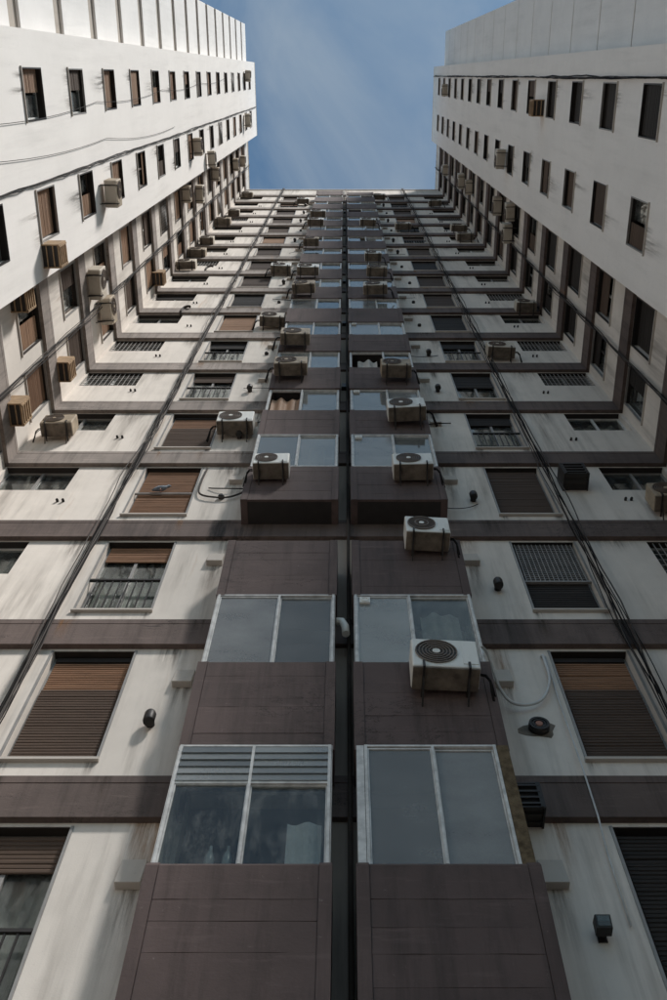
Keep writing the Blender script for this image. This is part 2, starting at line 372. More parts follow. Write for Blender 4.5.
def window(parent, side, plane, a0, a1, z0, z1, style, frame_mat='grey_frame', shut_mat='shutter_brown', sill=True, **kw):
    w_ = (a1 - a0) / 2 - .002; h_ = z1 - z0; w_ = round(w_, 3); h_ = round(h_, 3)
    loc = on(side, plane, (a0 + a1) / 2, z0, -kw.get('inset', 0)); rz = facing(side)
    glass = style in ('glass', 'bars', 'grille', 'half', 'drop')
    win = part('window', ('window', w_, h_, glass), frame_mat, frame_fn(w_, h_, .10, .035, glass), parent, loc, rz)
    def sub(name, key, mat, fn, dl=(0, 0, 0), kind=None):
        o = part(name, (name, w_, h_) + key, mat, fn, win, dl)
        if kind: o['kind'] = kind
        return o
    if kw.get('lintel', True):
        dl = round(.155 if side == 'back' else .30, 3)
        sub('lintel_lining', (dl, kw.get('inset', 0)), 'shutter_dark', lambda b: b.box(-w_ + .004, w_ - .004, .004 - kw.get('inset', 0), dl, h_ - .012, h_ - .002))  # dark strip added at the window head, painting in the shade there
    if sill:
        sub('sill', (), 'vent_metal', lambda b: b.box(-w_ - .04, w_ + .04, -.045, .10, -.035, 0))
    if style == 'shut':
        sub('roller_shutter', (1,), shut_mat, lambda b: slats(b, w_ - .036, .036, h_ - .036), kind='stuff')
        if kw.get('rail'):
            sub('mid_rail', (), 'grey_frame', lambda b: b.box(-w_, w_, .02, .05, h_ * .46, h_ * .46 + .03))
    elif style == 'two_tone':
        s = h_ * .66
        sub('lower_shutter', (1,), 'shutter_brown' if shut_mat == 'shutter_wood' else shut_mat, lambda b: slats(b, w_ - .036, .036, s), kind='stuff')
        sub('upper_shutter', (2,), 'shutter_wood', lambda b: slats(b, w_ - .036, s + .004, h_ - .12, .04, .095), kind='stuff')
        sub('shutter_box', (), 'shutter_dark', lambda b: b.box(-w_ + .036, w_ - .036, .07, .16, h_ - .115, h_ - .036))
    elif style == 'awning':
        s = h_ * .42
        sub('lower_shutter', (1,), 'shutter_dark', lambda b: slats(b, w_ - .036, .036, s), kind='stuff')
        def g(b):
            n, m = 13, 20
            for i in range(n + 1):
                x = -w_ + .04 + (2 * w_ - .08) * i / n; b.box(x - .005, x + .005, .03, .042, s, h_ - .02)
            for j in range(m + 1):
                z = s + (h_ - .03 - s) * j / m; b.box(-w_ + .036, w_ - .036, .043, .053, z - .007, z + .007)
        sub('lattice', (2,), 'grey_frame', g, kind='stuff')
        sub('mid_rail', (), 'grey_frame', lambda b: b.box(-w_, w_, .01, .05, s - .03, s))
        sub('upper_shutter', (3,), 'shutter_dark', lambda b: slats(b, w_ - .036, s, h_ - .036), kind='stuff')
    if style == 'lattice':
        sub('roller_shutter', (1,), shut_mat, lambda b: slats(b, w_ - .036, .036, h_ - .036, .07), kind='stuff')
        def lt(b):
            n = 6; st_ = 2 * w_ / n
            for i in range(-int(h_ / st_) - 1, n + 1):
                for sg in (1, -1):
                    xa, xb, za, zb = (-w_ + i * st_), (-w_ + i * st_ + h_), 0, h_
                    if xa < -w_: za = (-w_ - xa); xa = -w_
                    if xb > w_: zb = h_ - (xb - w_); xb = w_
                    if zb - za < .02: continue
                    if sg < 0: xa, xb = -xa, -xb
                    b.tube([(xa, .0 + .008 * sg, za), (xb, .0 + .008 * sg, zb)], .007, 4)
        sub('lattice', (5,), 'grey_frame', lt, kind='stuff')
    if style == 'open':      # casement: one wooden leaf closed, the other half dark glass
        lw = round(w_ - .036, 3)
        sub('shutter_leaf', (lw,), shut_mat, lambda b: slats(b, lw / 2, .036, h_ - .036, .05, .07), (-w_ / 2 - .002 if kw.get('seed', 0) % 2 else w_ / 2, 0, 0), kind='stuff')
        sub('pane', (lw, 1), 'glass', lambda b: b.box(-lw / 2, lw / 2, .11, .116, .036, h_ - .036), (w_ / 2 if kw.get('seed', 0) % 2 else -w_ / 2, 0, 0))
    if glass:
        drop = {'bars': .24, 'half': .45, 'drop': kw.get('drop', 0)}.get(style, 0) * h_
        for i, x in enumerate((-w_ / 2, w_ / 2)):
            pw = w_ / 2 - .028
            sub('pane', (pw,), 'glass', lambda b: b.box(-pw, pw, .118, .124, .036, h_ - .036), (x, .008 * i, 0))
        if drop:
            sub('roller_shutter', (round(drop, 3),), shut_mat, lambda b: slats(b, w_ - .036, h_ - drop, h_ - .036, .052, .085), kind='stuff')
        if kw.get('curtain', True):
            o = part('curtain', ('curtain', w_, h_, kw.get('seed', 0) % 4), 'curtain_cloth', curtain_fn(w_ * .92, h_ * .95, .26, kw.get('seed', 0) % 4), win)
        if style == 'bars' or kw.get('rail'):
            def rl(b):
                n = 9
                b.box(-w_, w_, -.02, .015, h_ * .40, h_ * .40 + .035); b.box(-w_, w_, -.015, .01, .03, .055)
                for i in range(1, n):
                    x = -w_ + 2 * w_ * i / n; b.box(x - .008, x + .008, -.01, .006, .055, h_ * .40)
            sub('railing', (), 'dark_metal', rl)
        if style == 'grille':
            def gr(b):
                n = 12
                for i in range(n + 1):
                    x = -w_ + 2 * w_ * i / n; b.box(x - .006, x + .006, .02, .032, .0, h_)
                for j in range(7):
                    z = h_ * j / 6; b.box(-w_, w_, .033, .043, max(0, z - .006), min(h_, z + .006))
            sub('grille', (), 'grey_frame', gr, kind='stuff')
    return win

# ------------------------------------------------------------------ the rear block between the wings
WL, WR = .948 * D, .897 * D               # planes of the inner walls of the wings
ROOF = H(9.63)
K0, K1 = 0, 17
rear = empty('apartment_building')
tag(rear, 'tall pale apartment facade with brown floor bands and two brown window bays', 'building')
BX0, BX1 = -.247 * D, -.018 * D           # left bay
CX0, CX1 = .016 * D, .243 * D             # right bay
def bay_z(s): return H(.71 + PITCH * s), H(.94 + PITCH * s)        # bottom and top of panel s
SLOTS = [s for s in range(0, 17) if s != 2]                         # floors whose bay has a window

openings = []; wins = []
for k in range(K0, K1 + 1):
    zt = band_bottom(k) - .045; zb = zt - 1.92 + (.0 if k < 17 else 0)
    wins.append(('inner_left', k, -.551 * D, -.398 * D, zb, zt)); wins.append(('inner_right', k, .388 * D, .533 * D, zb, zt))
    zt2 = band_bottom(k) - .03
    wins.append(('outer_left', k, -.940 * D, -.738 * D, zt2 - .96, zt2)); wins.append(('outer_right', k, .705 * D, .884 * D, zt2 - .96, zt2))
for o in wins: openings.append(o[2:])
for s in SLOTS:
    z0 = bay_z(s)[1] + .06; z1 = bay_z(s + 1)[0] - .04
    openings.append((BX0 + .06, BX1 - .05, z0, z1)); openings.append((CX0 + .05, CX1 - .06, z0, z1))
wall(rear, 'back', D, 'wall_plaster', -WL, WR, 0, ROOF, openings)
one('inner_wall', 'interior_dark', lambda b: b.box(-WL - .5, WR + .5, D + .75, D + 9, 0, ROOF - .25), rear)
one('roof', 'roof_membrane', lambda b: b.box(-WL, WR, D + .02, D + 9, ROOF - .2, ROOF - .02), rear)
one('roof_coping', 'white_paint', lambda b: b.box(-WL + .01, WR - .01, D - .06, D + .25, ROOF, ROOF + .09), rear)

def band_fn(x0, x1, out=.07):
    def f(b):
        b.prism([(0.01, 0), (-out, 0), (-out, BAND_H * .78), (-out + .012, BAND_H * .785), (-out + .012, BAND_H * .80), (-out, BAND_H * .805), (-out, BAND_H - .015), (-out + .02, BAND_H), (.01, BAND_H)], 'x', x0, x1)
    return f
for k in range(-1, K1 + 1):
    z = band_bottom(k)
    if k == 2:
        spans = [(-WL, WR)]
    else:
        spans = [(-WL, BX0 + .05), (BX1 - .02, CX0 + .02), (CX1 - .05, WR)]
    for (a, b_) in spans:
        part('floor_band', ('floor_band', round(a, 2), round(b_, 2)), 'sunlit_band' if (k > 2 and a < -WL + .1 and b_ < 0) else 'brown_band', band_fn(a, b_), rear, (0, D, z))

STYLE_L = {0: ('bars', 'shutter_brown'), 1: ('two_tone', 'shutter_wood'), 2: ('bars', 'shutter_wood'), 3: ('shut', 'shutter_wood'), 4: ('two_tone', 'shutter_wood'), 5: ('bars', 'shutter_brown'), 6: ('bars', 'shutter_dark')}
STYLE_R = {0: ('shut', 'shutter_dark'), 1: ('two_tone', 'shutter_wood'), 2: ('awning', 'shutter_dark'), 3: ('shut', 'shutter_brown'), 4: ('bars', 'shutter_dark'), 5: ('half', 'shutter_dark'), 6: ('bars', 'shutter_dark')}
rs = random.Random(11)
for (kind, k, a0, a1, z0, z1) in wins:
    if kind.startswith('inner'):
        st, sm = (STYLE_L if kind == 'inner_left' else STYLE_R).get(k) or (rs.choice(['shut', 'shut', 'half', 'two_tone', 'bars', 'shut']), rs.choice(['shutter_brown', 'shutter_brown', 'shutter_dark', 'shutter_tan']))
        if st == 'two_tone' and k > 4: st = 'shut'
        window(rear, 'back', D, a0, a1, z0, z1, st, 'grey_frame', sm, rail=(k == 3 and kind == 'inner_left'), seed=k)
        # pale trim round the opening
        hw = round((a1 - a0) / 2, 3); hh = round(z1 - z0, 3)
        def trim(b):
            b.box(-hw - .028, -hw - .002, -.012, .02, 0, hh); b.box(hw + .002, hw + .028, -.012, .02, 0, hh)
        part('window_trim', ('window_trim', hw, hh), 'grey_frame', trim, rear, ((a0 + a1) / 2, D, z0))
    else:
        st = rs.choice(['glass', 'glass', 'grille', 'glass', 'half'])
        if kind == 'outer_left': st = {3: 'glass', 2: 'glass', 5: 'grille', 6: 'grille'}.get(k, st)
        else: st = {3: 'glass', 4: 'glass', 5: 'grille', 2: 'grille'}.get(k, st)
        window(rear, 'back', D, a0, a1, z0, z1, st, rs.choice(['white_frame', 'grey_frame', 'grey_frame']), 'shutter_dark', sill=False, curtain=rs.random() < .45, seed=k)

# the bays: a leaning concrete panel for each floor, a wide window over it
def bay_y(s):                               # front face at the panel's bottom and top
    return (.922 * D, .905 * D) if s == 0 else (.922 * D, .912 * D) if s < 3 else ((.925 * D, .929 * D) if s == 3 else (.938 * D, .930 * D))
GL = {('left', 0, 0): 'glass', ('left', 0, 1): 'glass', ('left', 1, 0): 'frosted_glass', ('left', 1, 1): 'frosted_glass', ('right', 0, 0): 'frosted_glass', ('right', 0, 1): 'frosted_glass', ('right', 1, 0): 'pale_glass', ('right', 1, 1): 'glass', ('left', 3, 0): 'pale_glass', ('left', 3, 1): 'pale_glass', ('right', 3, 0): 'frosted_glass', ('right', 3, 1): 'pale_glass'}
def make_bay(x0, x1, which):
    for s in range(0, 18):
        z0, z1 = bay_z(s); yb, yt = bay_y(s)
        if s == 17 and which == 'right': z1 = z0 + .75
        last = x0 < 0
        def pan(b):
            b.prism([(yb, 0), (yt, z1 - z0 - .05), (yt + .035, z1 - z0), (D + .02, z1 - z0), (D + .02, 0)], 'x', x0, x1)
        p = part('bay_panel', ('bay_panel', which, yb, yt, round(z1 - z0, 2)), 'brown_panel', pan, rear, (0, 0, z0))
        part('soffit', ('soffit', which, yb), 'shade_black', lambda b: b.box(x0 + .03, x1 - .03, yb + .03, D - .02, -.006, .002), p)  # dark sheet added for the shade under the panel
        for (a, b_) in ((x0 - .012, x0 + .085), (x1 - .085, x1 + .012)):
            part('edge_trim', ('edge_trim', which, round(a, 2), yb, yt, round(z1 - z0, 2)), 'brown_panel',
                 lambda b: b.prism([(yb - .014, -.012), (yt - .014, z1 - z0 - .06), (yt + .03, z1 - z0 + .008), (D + .01, z1 - z0 + .008), (D + .01, -.012)], 'x', a, b_), p)
        if s < 7:
            n = 5; xa, xb = x0 + .09, x1 - .09; Hh = z1 - z0 - .06
            rb = random.Random(s * 7 + (which == 'left'))
            cuts = [0] + [i / n + rb.uniform(-.06, .06) for i in range(1, n)] + [1]
            for i in range(n):
                f0, f1 = cuts[i] * Hh + .0012, cuts[i + 1] * Hh - .0012
                yo = rb.uniform(.004, .0075); L = 8
                ys = lambda z: yb + (yt - yb) * z / Hh
                def board(b):
                    lo = [f0 + rb.uniform(-.002, .003) for _ in range(L + 1)]; hi = [f1 + rb.uniform(-.003, .002) for _ in range(L + 1)]
                    for q in range(L):
                        X_ = [xa + (xb - xa) * q / L, xa + (xb - xa) * (q + 1) / L]
                        za_, zb_, zc_, zd_ = lo[q], lo[q + 1], hi[q + 1], hi[q]
                        b.face([(X_[0], ys(za_) - yo, za_), (X_[1], ys(zb_) - yo, zb_), (X_[1], ys(zc_) - yo, zc_), (X_[0], ys(zd_) - yo, zd_)])
                        b.face([(X_[0], ys(za_) + .004, za_), (X_[1], ys(zb_) + .004, zb_), (X_[1], ys(zb_) - yo, zb_), (X_[0], ys(za_) - yo, za_)])
                        b.face([(X_[0], ys(zd_) - yo, zd_), (X_[1], ys(zc_) - yo, zc_), (X_[1], ys(zc_) + .004, zc_), (X_[0], ys(zd_) + .004, zd_)])
                    for q, X in ((0, xa), (L, xb)):
                        b.face([(X, ys(lo[q]) - yo, lo[q]), (X, ys(lo[q]) + .004, lo[q]), (X, ys(hi[q]) + .004, hi[q]), (X, ys(hi[q]) - yo, hi[q])])
                one('board', 'brown_panel', board, p)
        if s not in SLOTS: continue
        # window over this panel
        za, zb = z1 - .02, bay_z(s + 1)[0] + .004
        hh = zb - za; yw = yt + .045 if s < 3 else yb + .02
        X0, X1 = x0 + .014, x1 - .014; t = .027
        mull = {('left', 0): .49, ('left', 1): .53, ('right', 0): .50, ('right', 1): .47}.get((which, s), .5 + rs.uniform(-.06, .06))
        xm = X0 + (X1 - X0) * mull
        if which == 'right' and s == 0: X0 += .06; X1 -= .10
        top = hh * .66 if (which == 'left' and s == 0) else hh - t
        def fr(b):
            b.box(X0, X0 + t, yw, yw + .06, 0, hh); b.box(X1 - t, X1, yw, yw + .06, 0, hh)
            b.box(X0 + t, X1 - t, yw + .002, yw + .06, 0, t); b.box(X0 + t, X1 - t, yw + .002, yw + .06, hh - t * .8, hh)
            b.box(xm - t * .45, xm + t * .45, yw - .008, yw + .05, t, hh - t * .8)
            if top < hh - t - .01: b.box(X0 + t, xm - t * .45, yw + .003, yw + .055, top - t / 2, top + t / 2); b.box(xm + t * .45, X1 - t, yw + .003, yw + .055, top - t / 2, top + t / 2)
        wn_ = one('window', 'white_frame', fr, rear, (0, 0, za))
        for i, (a, b_) in enumerate(((X0 + t, xm - t * .4), (xm + t * .4, X1 - t))):
            dy = .018 * i
            if not (s > 3 and rs.random() < .16):
                one('pane', GL.get((which, s, i), rs.choice(['pale_glass', 'pale_glass', 'frosted_glass', 'glass'])), lambda b: b.box(a, b_, yw + .022 + dy, yw + .028 + dy, t, top), wn_)
            # inner sash
            ts = .013
            def sash(b):
                b.box(a + .002, a + ts, yw + .010 + dy, yw + .045 + dy, t, top - .01); b.box(b_ - ts, b_ - .002, yw + .010 + dy, yw + .045 + dy, t, top - .01)
                b.box(a + ts, b_ - ts, yw + .011 + dy, yw + .044 + dy, t, t + ts); b.box(a + ts, b_ - ts, yw + .011 + dy, yw + .044 + dy, top - .01 - ts, top - .01)
            one('sash', 'white_frame', sash, wn_)
            if top < hh - t - .01:
                n = 5; zz0 = top + t / 2; st_ = (hh - t * .8 - zz0) / n
                for q in range(n):
                    z = zz0 + st_ * (q + .5)
                    one('louvre', 'pale_glass', lambda b: b.hexa([(a, yw - .008, -.53 * st_), (b_, yw - .008, -.53 * st_), (b_, yw - .003, -.53 * st_), (a, yw - .003, -.53 * st_), (a, yw + .006, .5 * st_), (b_, yw + .006, .5 * st_), (b_, yw + .011, .5 * st_), (a, yw + .011, .5 * st_)]), wn_, (0, 0, z))
        # cheek between the frame and the wall on either side
        for (ca, cb) in ((x0 + .005, X0 - .004), (X1 + .004, x1 - .005)):
            one('side_cheek', 'white_frame' if cb - ca < .10 else 'rough_plaster', lambda b: b.box(ca, cb, yw + .004, D + .01, .021, hh - .006), wn_)
        if s in (1, 4, 6) and which == 'right' or s == 3 and which == 'right':
            def ex(b):
                b.box(X0 + t + .03, X0 + t + .15, yw - .01, yw + .018, hh - t - .17, hh - t - .05); b.ring((X0 + t + .09, yw - .012, hh - t - .11), .04, .006, 14)
            one('extractor_vent', 'ac_white', ex, wn_)
        if rs.random() < .8 and s > 0:
            side = rs.random() < .5
            a, b_ = (X0 + t, xm) if side else (xm, X1 - t)
            one('curtain', rs.choice(['curtain_cloth', 'laundry_cloth', 'curtain_cloth', 'shutter_tan']), curtain_fn((b_ - a) / 2 * rs.uniform(.4, .95), hh * rs.uniform(.6, .95), 0, s), wn_, ((a + b_) / 2, yw + .14, hh * .02))
make_bay(BX0, BX1, 'left'); make_bay(CX0, CX1, 'right')

# plate vents and round vents in the strip beside the bays
def plate(b): b.hexa([(-.105, -.085, 0), (.105, -.085, 0), (.105, .01, -.0), (-.105, .01, 0), (-.105, -.03, .30), (.105, -.03, .30), (.105, .01, .30), (-.105, .01, .30)])
def cowl(b):
    b.tube([(0, .02, 0), (0, -.10, 0)], .045, 12)
    b.tube([(0, -.10, -.085), (0, -.10, -.055), (0, -.10, .05), (0, -.10, .085)], [.052, .060, .060, .045], 14)
def knob(b): b.tube([(0, .02, 0), (0, -.05, 0), (0, -.075, .0)], [.045, .05, .03], 12)
def round_vent(b):
    b.tube([(0, .02, 0), (0, -.06, 0)], .105, 20)
    b.ring((0, -.066, 0), .09, .012, 20); b.ring((0, -.066, 0), .06, .007, 20)
for k in range(0, 17):
    for sx, xp, xr in ((-1, -.291, -.322), (1, .283, .322)):
        part('vent_plate', ('vent_plate',), 'vent_metal', plate, rear, (xp * D, D, H(.985 + PITCH * k)), 0, .006)
        z = H(.900 + PITCH * k); x = xr * D + rs.uniform(-.05, .05)
        if sx > 0 and k == 1:
            v = part('round_vent', ('round_vent',), 'dark_metal', round_vent, rear, (x, D, H(1.335)))
            part('vent_core', ('vent_core',), 'terracotta', lambda b: b.tube([(0, -.03, 0), (0, -.075, 0)], .035, 12), v)
            def broken(b):
                n = 18
                jag = [.15, .19, .17, .20, .16, .13, .15, .12, .16, .21, .23, .19, .16, .14, .15, .20, .17, .14]
                pts = [(jag[i] * math.cos(i * 2 * math.pi / n), jag[i] * .85 * math.sin(i * 2 * math.pi / n)) for i in range(n)]
                b.prism(pts, 'y', -.004, .0)
            part('broken_plaster', ('broken_plaster',), 'ac_dirty', broken, v)
        elif sx > 0 and k == 0:
            pass
        elif k in (0,):
            pass
        else:
            r = rs.random()
            if k == 1 or r < .45: part('vent_cowl', ('vent_cowl',), 'dark_metal', cowl, rear, (x, D, H(1.345 + PITCH * (k - 1))))
            elif r < .85: part('vent_knob', ('vent_knob',), 'dark_metal', knob, rear, (x + .05, D, H(1.36 + PITCH * (k - 1))))
for k in range(0, 18):
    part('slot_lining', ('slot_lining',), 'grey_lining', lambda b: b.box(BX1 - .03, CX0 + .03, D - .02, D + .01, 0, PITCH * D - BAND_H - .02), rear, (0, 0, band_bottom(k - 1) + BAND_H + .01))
# soil pipe and dark elbow in the slot between the bays
one('drain_pipe', 'cable_grey', lambda b: b.tube([(.045, D - .12, H(.3)), (.045, D - .12, ROOF - .3)], .022, 10), rear)
one('flue_elbow', 'ac_white', lambda b: b.tube([(-.10, D - .30, H(1.60)), (-.035, D - .30, H(1.60)), (.0, D - .29, H(1.585)), (.01, D - .28, H(1.56))], .045, 12), rear)
for k in range(5, 17, 2):
    part('meter_box', ('meter_box',), 'dark_metal', lambda b: b.box(-.07, .07, -.10, .02, 0, .24), rear, (.0, D, H(1.35 + PITCH * (k - 1))))

# small service clutter on the rear wall
rc = random.Random(21)
for k in range(3, 17):
    for sg in (-1, 1):
        if rc.random() < .6:
            x0, x1 = sg * (1.95 + rc.uniform(0, .3)), sg * 1.47; z0 = H(.93 + PITCH * k) + rc.uniform(-.5, .5); z1 = z0 + rc.uniform(-.4, .4); sg_ = rc.uniform(.05, .3)
            pts = [(x0 + (x1 - x0) * f, D - .02 - .04 * math.sin(math.pi * f), z0 + (z1 - z0) * f - sg_ * 4 * f * (1 - f)) for f in [i / 9 for i in range(10)]]
            one('service_wire', 'black_rubber', lambda b: b.tube(pts, rc.uniform(.006, .012), 5), rear)
        xo = sg * (4.25 + rc.uniform(-.2, .2)); zo = band_bottom(k) - 1.35 - rc.uniform(0, .2)
        for dx in (-.045, .045): part('drain_outlet', ('drain_outlet',), 'dark_metal', lambda b: b.tube([(0, .02, 0), (0, -.03, 0), (0, -.045, -.015)], .022, 8), rear, (xo + dx, D, zo))
for x, h_ in ((-4.65, 5.50), (-4.50, 4.46)):
    part('gooseneck_pipe', ('gooseneck_pipe',), 'cable_grey', lambda b: b.tube([(0, .02, -.35), (0, -.06, -.34), (0, -.08, -.2), (0, -.08, .05), (.04, -.10, .16), (.12, -.12, .19), (.19, -.13, .14), (.20, -.13, .06)], .035, 8), rear, (x, D, H(h_)))

# ------------------------------------------------------------------ the two wings
def wing(side, name, label, W, WB, WC, Y1, YC, YE, roof, colA, colB, colC, colD, seed):
    rw = random.Random(seed)
    root = empty(name); tag(root, label, 'building')
    s = -1 if side == 'left' else 1
    opA, opI, lst = [], [], []
    for k in range(1, 19):
        zt = band_bottom(k) - .03
        for c, h_ in ((colA, 1.12), (colB, 1.12)):
            q = (c[0], c[1], zt - h_, zt); opA.append(q); lst.append((WB, q, 'block', k))
        if zt < roof - .5:
            for c, h_ in ((colC, 1.22), (colD, 1.22)):
                q = (c[0], c[1], zt - h_, zt); opI.append(q); lst.append((W, q, 'inner', k))
    wall(root, side, WB, 'white_paint', YC, Y1, 0, roof, opA, .32)
    wall(root, side, W, 'wall_plaster', Y1 - .3, D + 9, 0, roof - .02, opI, .32)
    def bx(n, m, xa, xb, ya, yb, za, zb):
        xa, xb = sorted((s * xa, s * xb)); return one(n, m, lambda b: b.box(xa, xb, ya, yb, za, zb), root)
    # returns of the projecting block, roof slabs, dark core, end wall
    bx('wall_return', 'white_paint', WB + .001, W + .05, Y1 - .03, Y1 - .001, 0, roof - .001)
    bx('wall_return', 'white_paint', WB + .001, WC + .2, YC + .001, YC + .03, 0, roof - .001)
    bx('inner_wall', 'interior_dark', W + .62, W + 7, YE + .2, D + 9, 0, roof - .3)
    bx('roof', 'roof_membrane', W + .02, W + 7, Y1, D + 9, roof - .25, roof - .04)
    bx('roof', 'roof_membrane', WB + .03, W + 7, YC + .04, Y1 - .03, roof - .25, roof - .03)
    bx('roof', 'roof_membrane', WC + .1, W + 7, YE, YC, roof - .45, roof - .25)
    bx('roof_coping', 'white_paint', WB - .02, WB + .25, YC + .005, Y1 - .005, roof, roof + .06)
    bx('roof_coping', 'wall_plaster', W - .03, W + .25, Y1 + .005, D + 4, roof - .01, roof + .05)
    bx('end_wall', 'white_paint', WC + .12, W + 7, YE + .01, YE + .10, 0, roof - .26)
    # floor bands of the inner strip, turning the corner with those of the rear block
    for k in range(0, 19):
        z = band_bottom(k)
        if z > roof - .7: continue
        a, b_ = la(side, Y1 + .02, D - .003)
        part('floor_band', ('floor_band', round(a, 2), round(b_, 2), side), 'sunlit_band' if side == 'left' else 'brown_band', band_fn(a, b_, .067), root, on(side, W, 0, z), facing(side))
    # spandrel cladding at the street end, one panel a floor
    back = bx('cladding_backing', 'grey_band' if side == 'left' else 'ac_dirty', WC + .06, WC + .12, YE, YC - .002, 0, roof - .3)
    gap = .60 if side == 'left' else .07
    for k in range(0, 19):
        za = band_bottom(k) + BAND_H * .5 + gap / 2; zb = za + PITCH * D - gap
        if zb > roof - .2: zb = roof - .2
        if zb - za < .3: continue
        a, b_ = la(side, YE + .01, YC - .004)
        part('cladding_panel', ('cladding_panel', round(a, 2), round(zb - za, 2)), 'cladding_paint', lambda b: b.box(a, b_, 0, .058, 0, zb - za), root, on(side, WC, 0, za), facing(side), .012)
    for (pl, (a0, a1, z0, z1), where, k) in lst:
        st = rw.choice(['shut', 'shut', 'shut', 'open', 'open', 'drop', 'lattice'] if side == 'left' else ['shut', 'open', 'drop', 'drop', 'open'])
        if st == 'lattice' and k < 8: st = 'open'
        sm = rw.choice(['shutter_tan', 'shutter_tan', 'shutter_tan', 'shutter_wood', 'shutter_brown'] if side == 'left' else ['shutter_brown', 'shutter_dark', 'shutter_dark', 'shutter_dark', 'shutter_brown'])
        window(root, side, pl, a0, a1, z0, z1, st, rw.choice(['grey_frame', 'dark_metal'] if side == 'right' else ['grey_frame', 'white_frame', 'shutter_brown']), sm, curtain=rw.random() < .5, seed=rw.randrange(40), sill=False, inset=rw.choice([-.02, 0, .02]), drop=rw.choice([.2, .35, .5, .7]))
        hw = round((a1 - a0) / 2, 3); hh = round(z1 - z0, 3)
        def rim(b):
            for (xa, xb, za, zb) in ((-hw, -hw + .022, 0, hh), (hw - .022, hw, 0, hh), (-hw + .022, hw - .022, 0, .022), (-hw + .022, hw - .022, hh - .022, hh)):
                b.box(xa, xb, -.008, .03, za, zb)
        part('window_rim', ('window_rim', hw, hh), 'dark_metal' if rw.random() < .6 else 'grey_frame', rim, root, on(side, pl, (a0 + a1) / 2, z0), facing(side))
        part('window_sill', ('window_sill', hw), 'vent_metal', lambda b: b.box(-hw - .02, hw + .02, -.028, .05, -.03, -.001), root, on(side, pl, (a0 + a1) / 2, z0), facing(side))
    return root
ROOF_W = H(10.05)
W_LEFT = wing('left', 'apartment_wing', 'sunlit white apartment wing along the left side of the courtyard', WL, .855 * D, .927 * D, .531 * D, -.115 * D, -.441 * D, ROOF_W,
     (-.021 * D, .114 * D), (.292 * D, .433 * D), (.595 * D, .755 * D), (.815 * D, .955 * D), 3)
W_RIGHT = wing('right', 'apartment_wing', 'shaded grey white apartment wing along the right side of the courtyard', WR, .845 * D, .935 * D, .583 * D, -.078 * D, -.380 * D, ROOF_W,
     (.019 * D, .162 * D), (.325 * D, .465 * D), (.62 * D, .775 * D), (.83 * D, .965 * D), 5)

# ------------------------------------------------------------------ drip marks that start at sills, vents and band edges
rd = random.Random(5)
def drip(parent, side, plane, a, ztop, w_, h_, mat, out=.003):
    w_ = round(w_, 2); h_ = round(h_, 2)
    part('drip_stain', ('drip_stain', w_, h_), mat, lambda b: b.face([(-w_ / 2, 0, -h_), (w_ / 2, 0, -h_), (w_ / 2, 0, 0), (-w_ / 2, 0, 0)]), parent, on(side, plane, a, ztop, out), facing(side))
for k in range(0, 12):
    zb = band_bottom(k)
    for sg in (-1, 1):
        drip(rear, 'back', D, sg * (1.746 if sg < 0 else 1.698), H(.985 + PITCH * k) + .01, .26, rd.choice([.5, .75, 1.0]), 'stain_grime')
        drip(rear, 'back', D, sg * rd.uniform(1.55, 2.2), zb - .001, rd.choice([.2, .4, .6]), rd.choice([.5, .9, 1.3]), rd.choice(['stain_grime', 'stain_grime', 'stain_rust']))
        if k > 1: drip(rear, 'back', D, sg * rd.uniform(3.5, 4.2), zb - .001, rd.choice([.3, .6]), rd.choice([.4, .8]), 'stain_grime')
        for xe in ((-3.27, -2.42) if sg < 0 else (2.36, 3.17)):
            drip(rear, 'back', D, xe, zb - 2.0, .14, .26, 'stain_grime')
            if rd.random() < .6: drip(rear, 'back', D - .07, xe + rd.uniform(-.1, .1), zb - PITCH * D + BAND_H - .02, rd.choice([.1, .2]), .5, rd.choice(['stain_grime', 'stain_rust']))
        drip(rear, 'back', D - .07, sg * rd.uniform(1.6, 2.3), zb + BAND_H - .02, rd.choice([.2, .4, .6]), .5, 'stain_grime')
for root_, side, pl, cols in ((W_LEFT, 'left', .855 * D, (.045, .362)), (W_RIGHT, 'right', .845 * D, (.09, .395))):
    for k in range(3, 19):
        for c in cols:
            for q in range(2):
                if rd.random() < .75: drip(root_, side, pl, c * D + rd.uniform(-.38, .38), band_bottom(k) - 1.18, rd.choice([.12, .25, .4]), rd.choice([.5, .9, 1.3]), rd.choice(['stain_soft', 'stain_soft', 'stain_grime']))

# ------------------------------------------------------------------ air conditioners
def ac_casing(b, w_=.30, d=.27, h_=.46):
    b.box(-w_, w_, -d - .07, -.07, 0, h_)
def ac_base(b): b.box(-.292, .292, -.33, -.08, -.02, -.001)
def ac_recess(b, x=-.08): b.tube([(x, -.342, .235), (x, -.345, .235)], .185, 24)
def ac_rings(b, x=-.08):
    for r in (.185, .155, .125, .095, .065): b.ring((x, -.352, .235), r, .005, 24)
    for k in range(6):
        t_ = k * math.pi / 6
        b.hexa([(x - .18 * math.cos(t_) - .003, -.350, .235 - .18 * math.sin(t_) - .003), (x + .18 * math.cos(t_) - .003, -.350, .235 + .18 * math.sin(t_) - .003), (x + .18 * math.cos(t_) - .003, -.347, .235 + .18 * math.sin(t_) - .003), (x - .18 * math.cos(t_) - .003, -.347, .235 - .18 * math.sin(t_) - .003),
                (x - .18 * math.cos(t_) + .003, -.350, .235 - .18 * math.sin(t_) + .003), (x + .18 * math.cos(t_) + .003, -.350, .235 + .18 * math.sin(t_) + .003), (x + .18 * math.cos(t_) + .003, -.347, .235 + .18 * math.sin(t_) + .003), (x - .18 * math.cos(t_) + .003, -.347, .235 - .18 * math.sin(t_) + .003)])
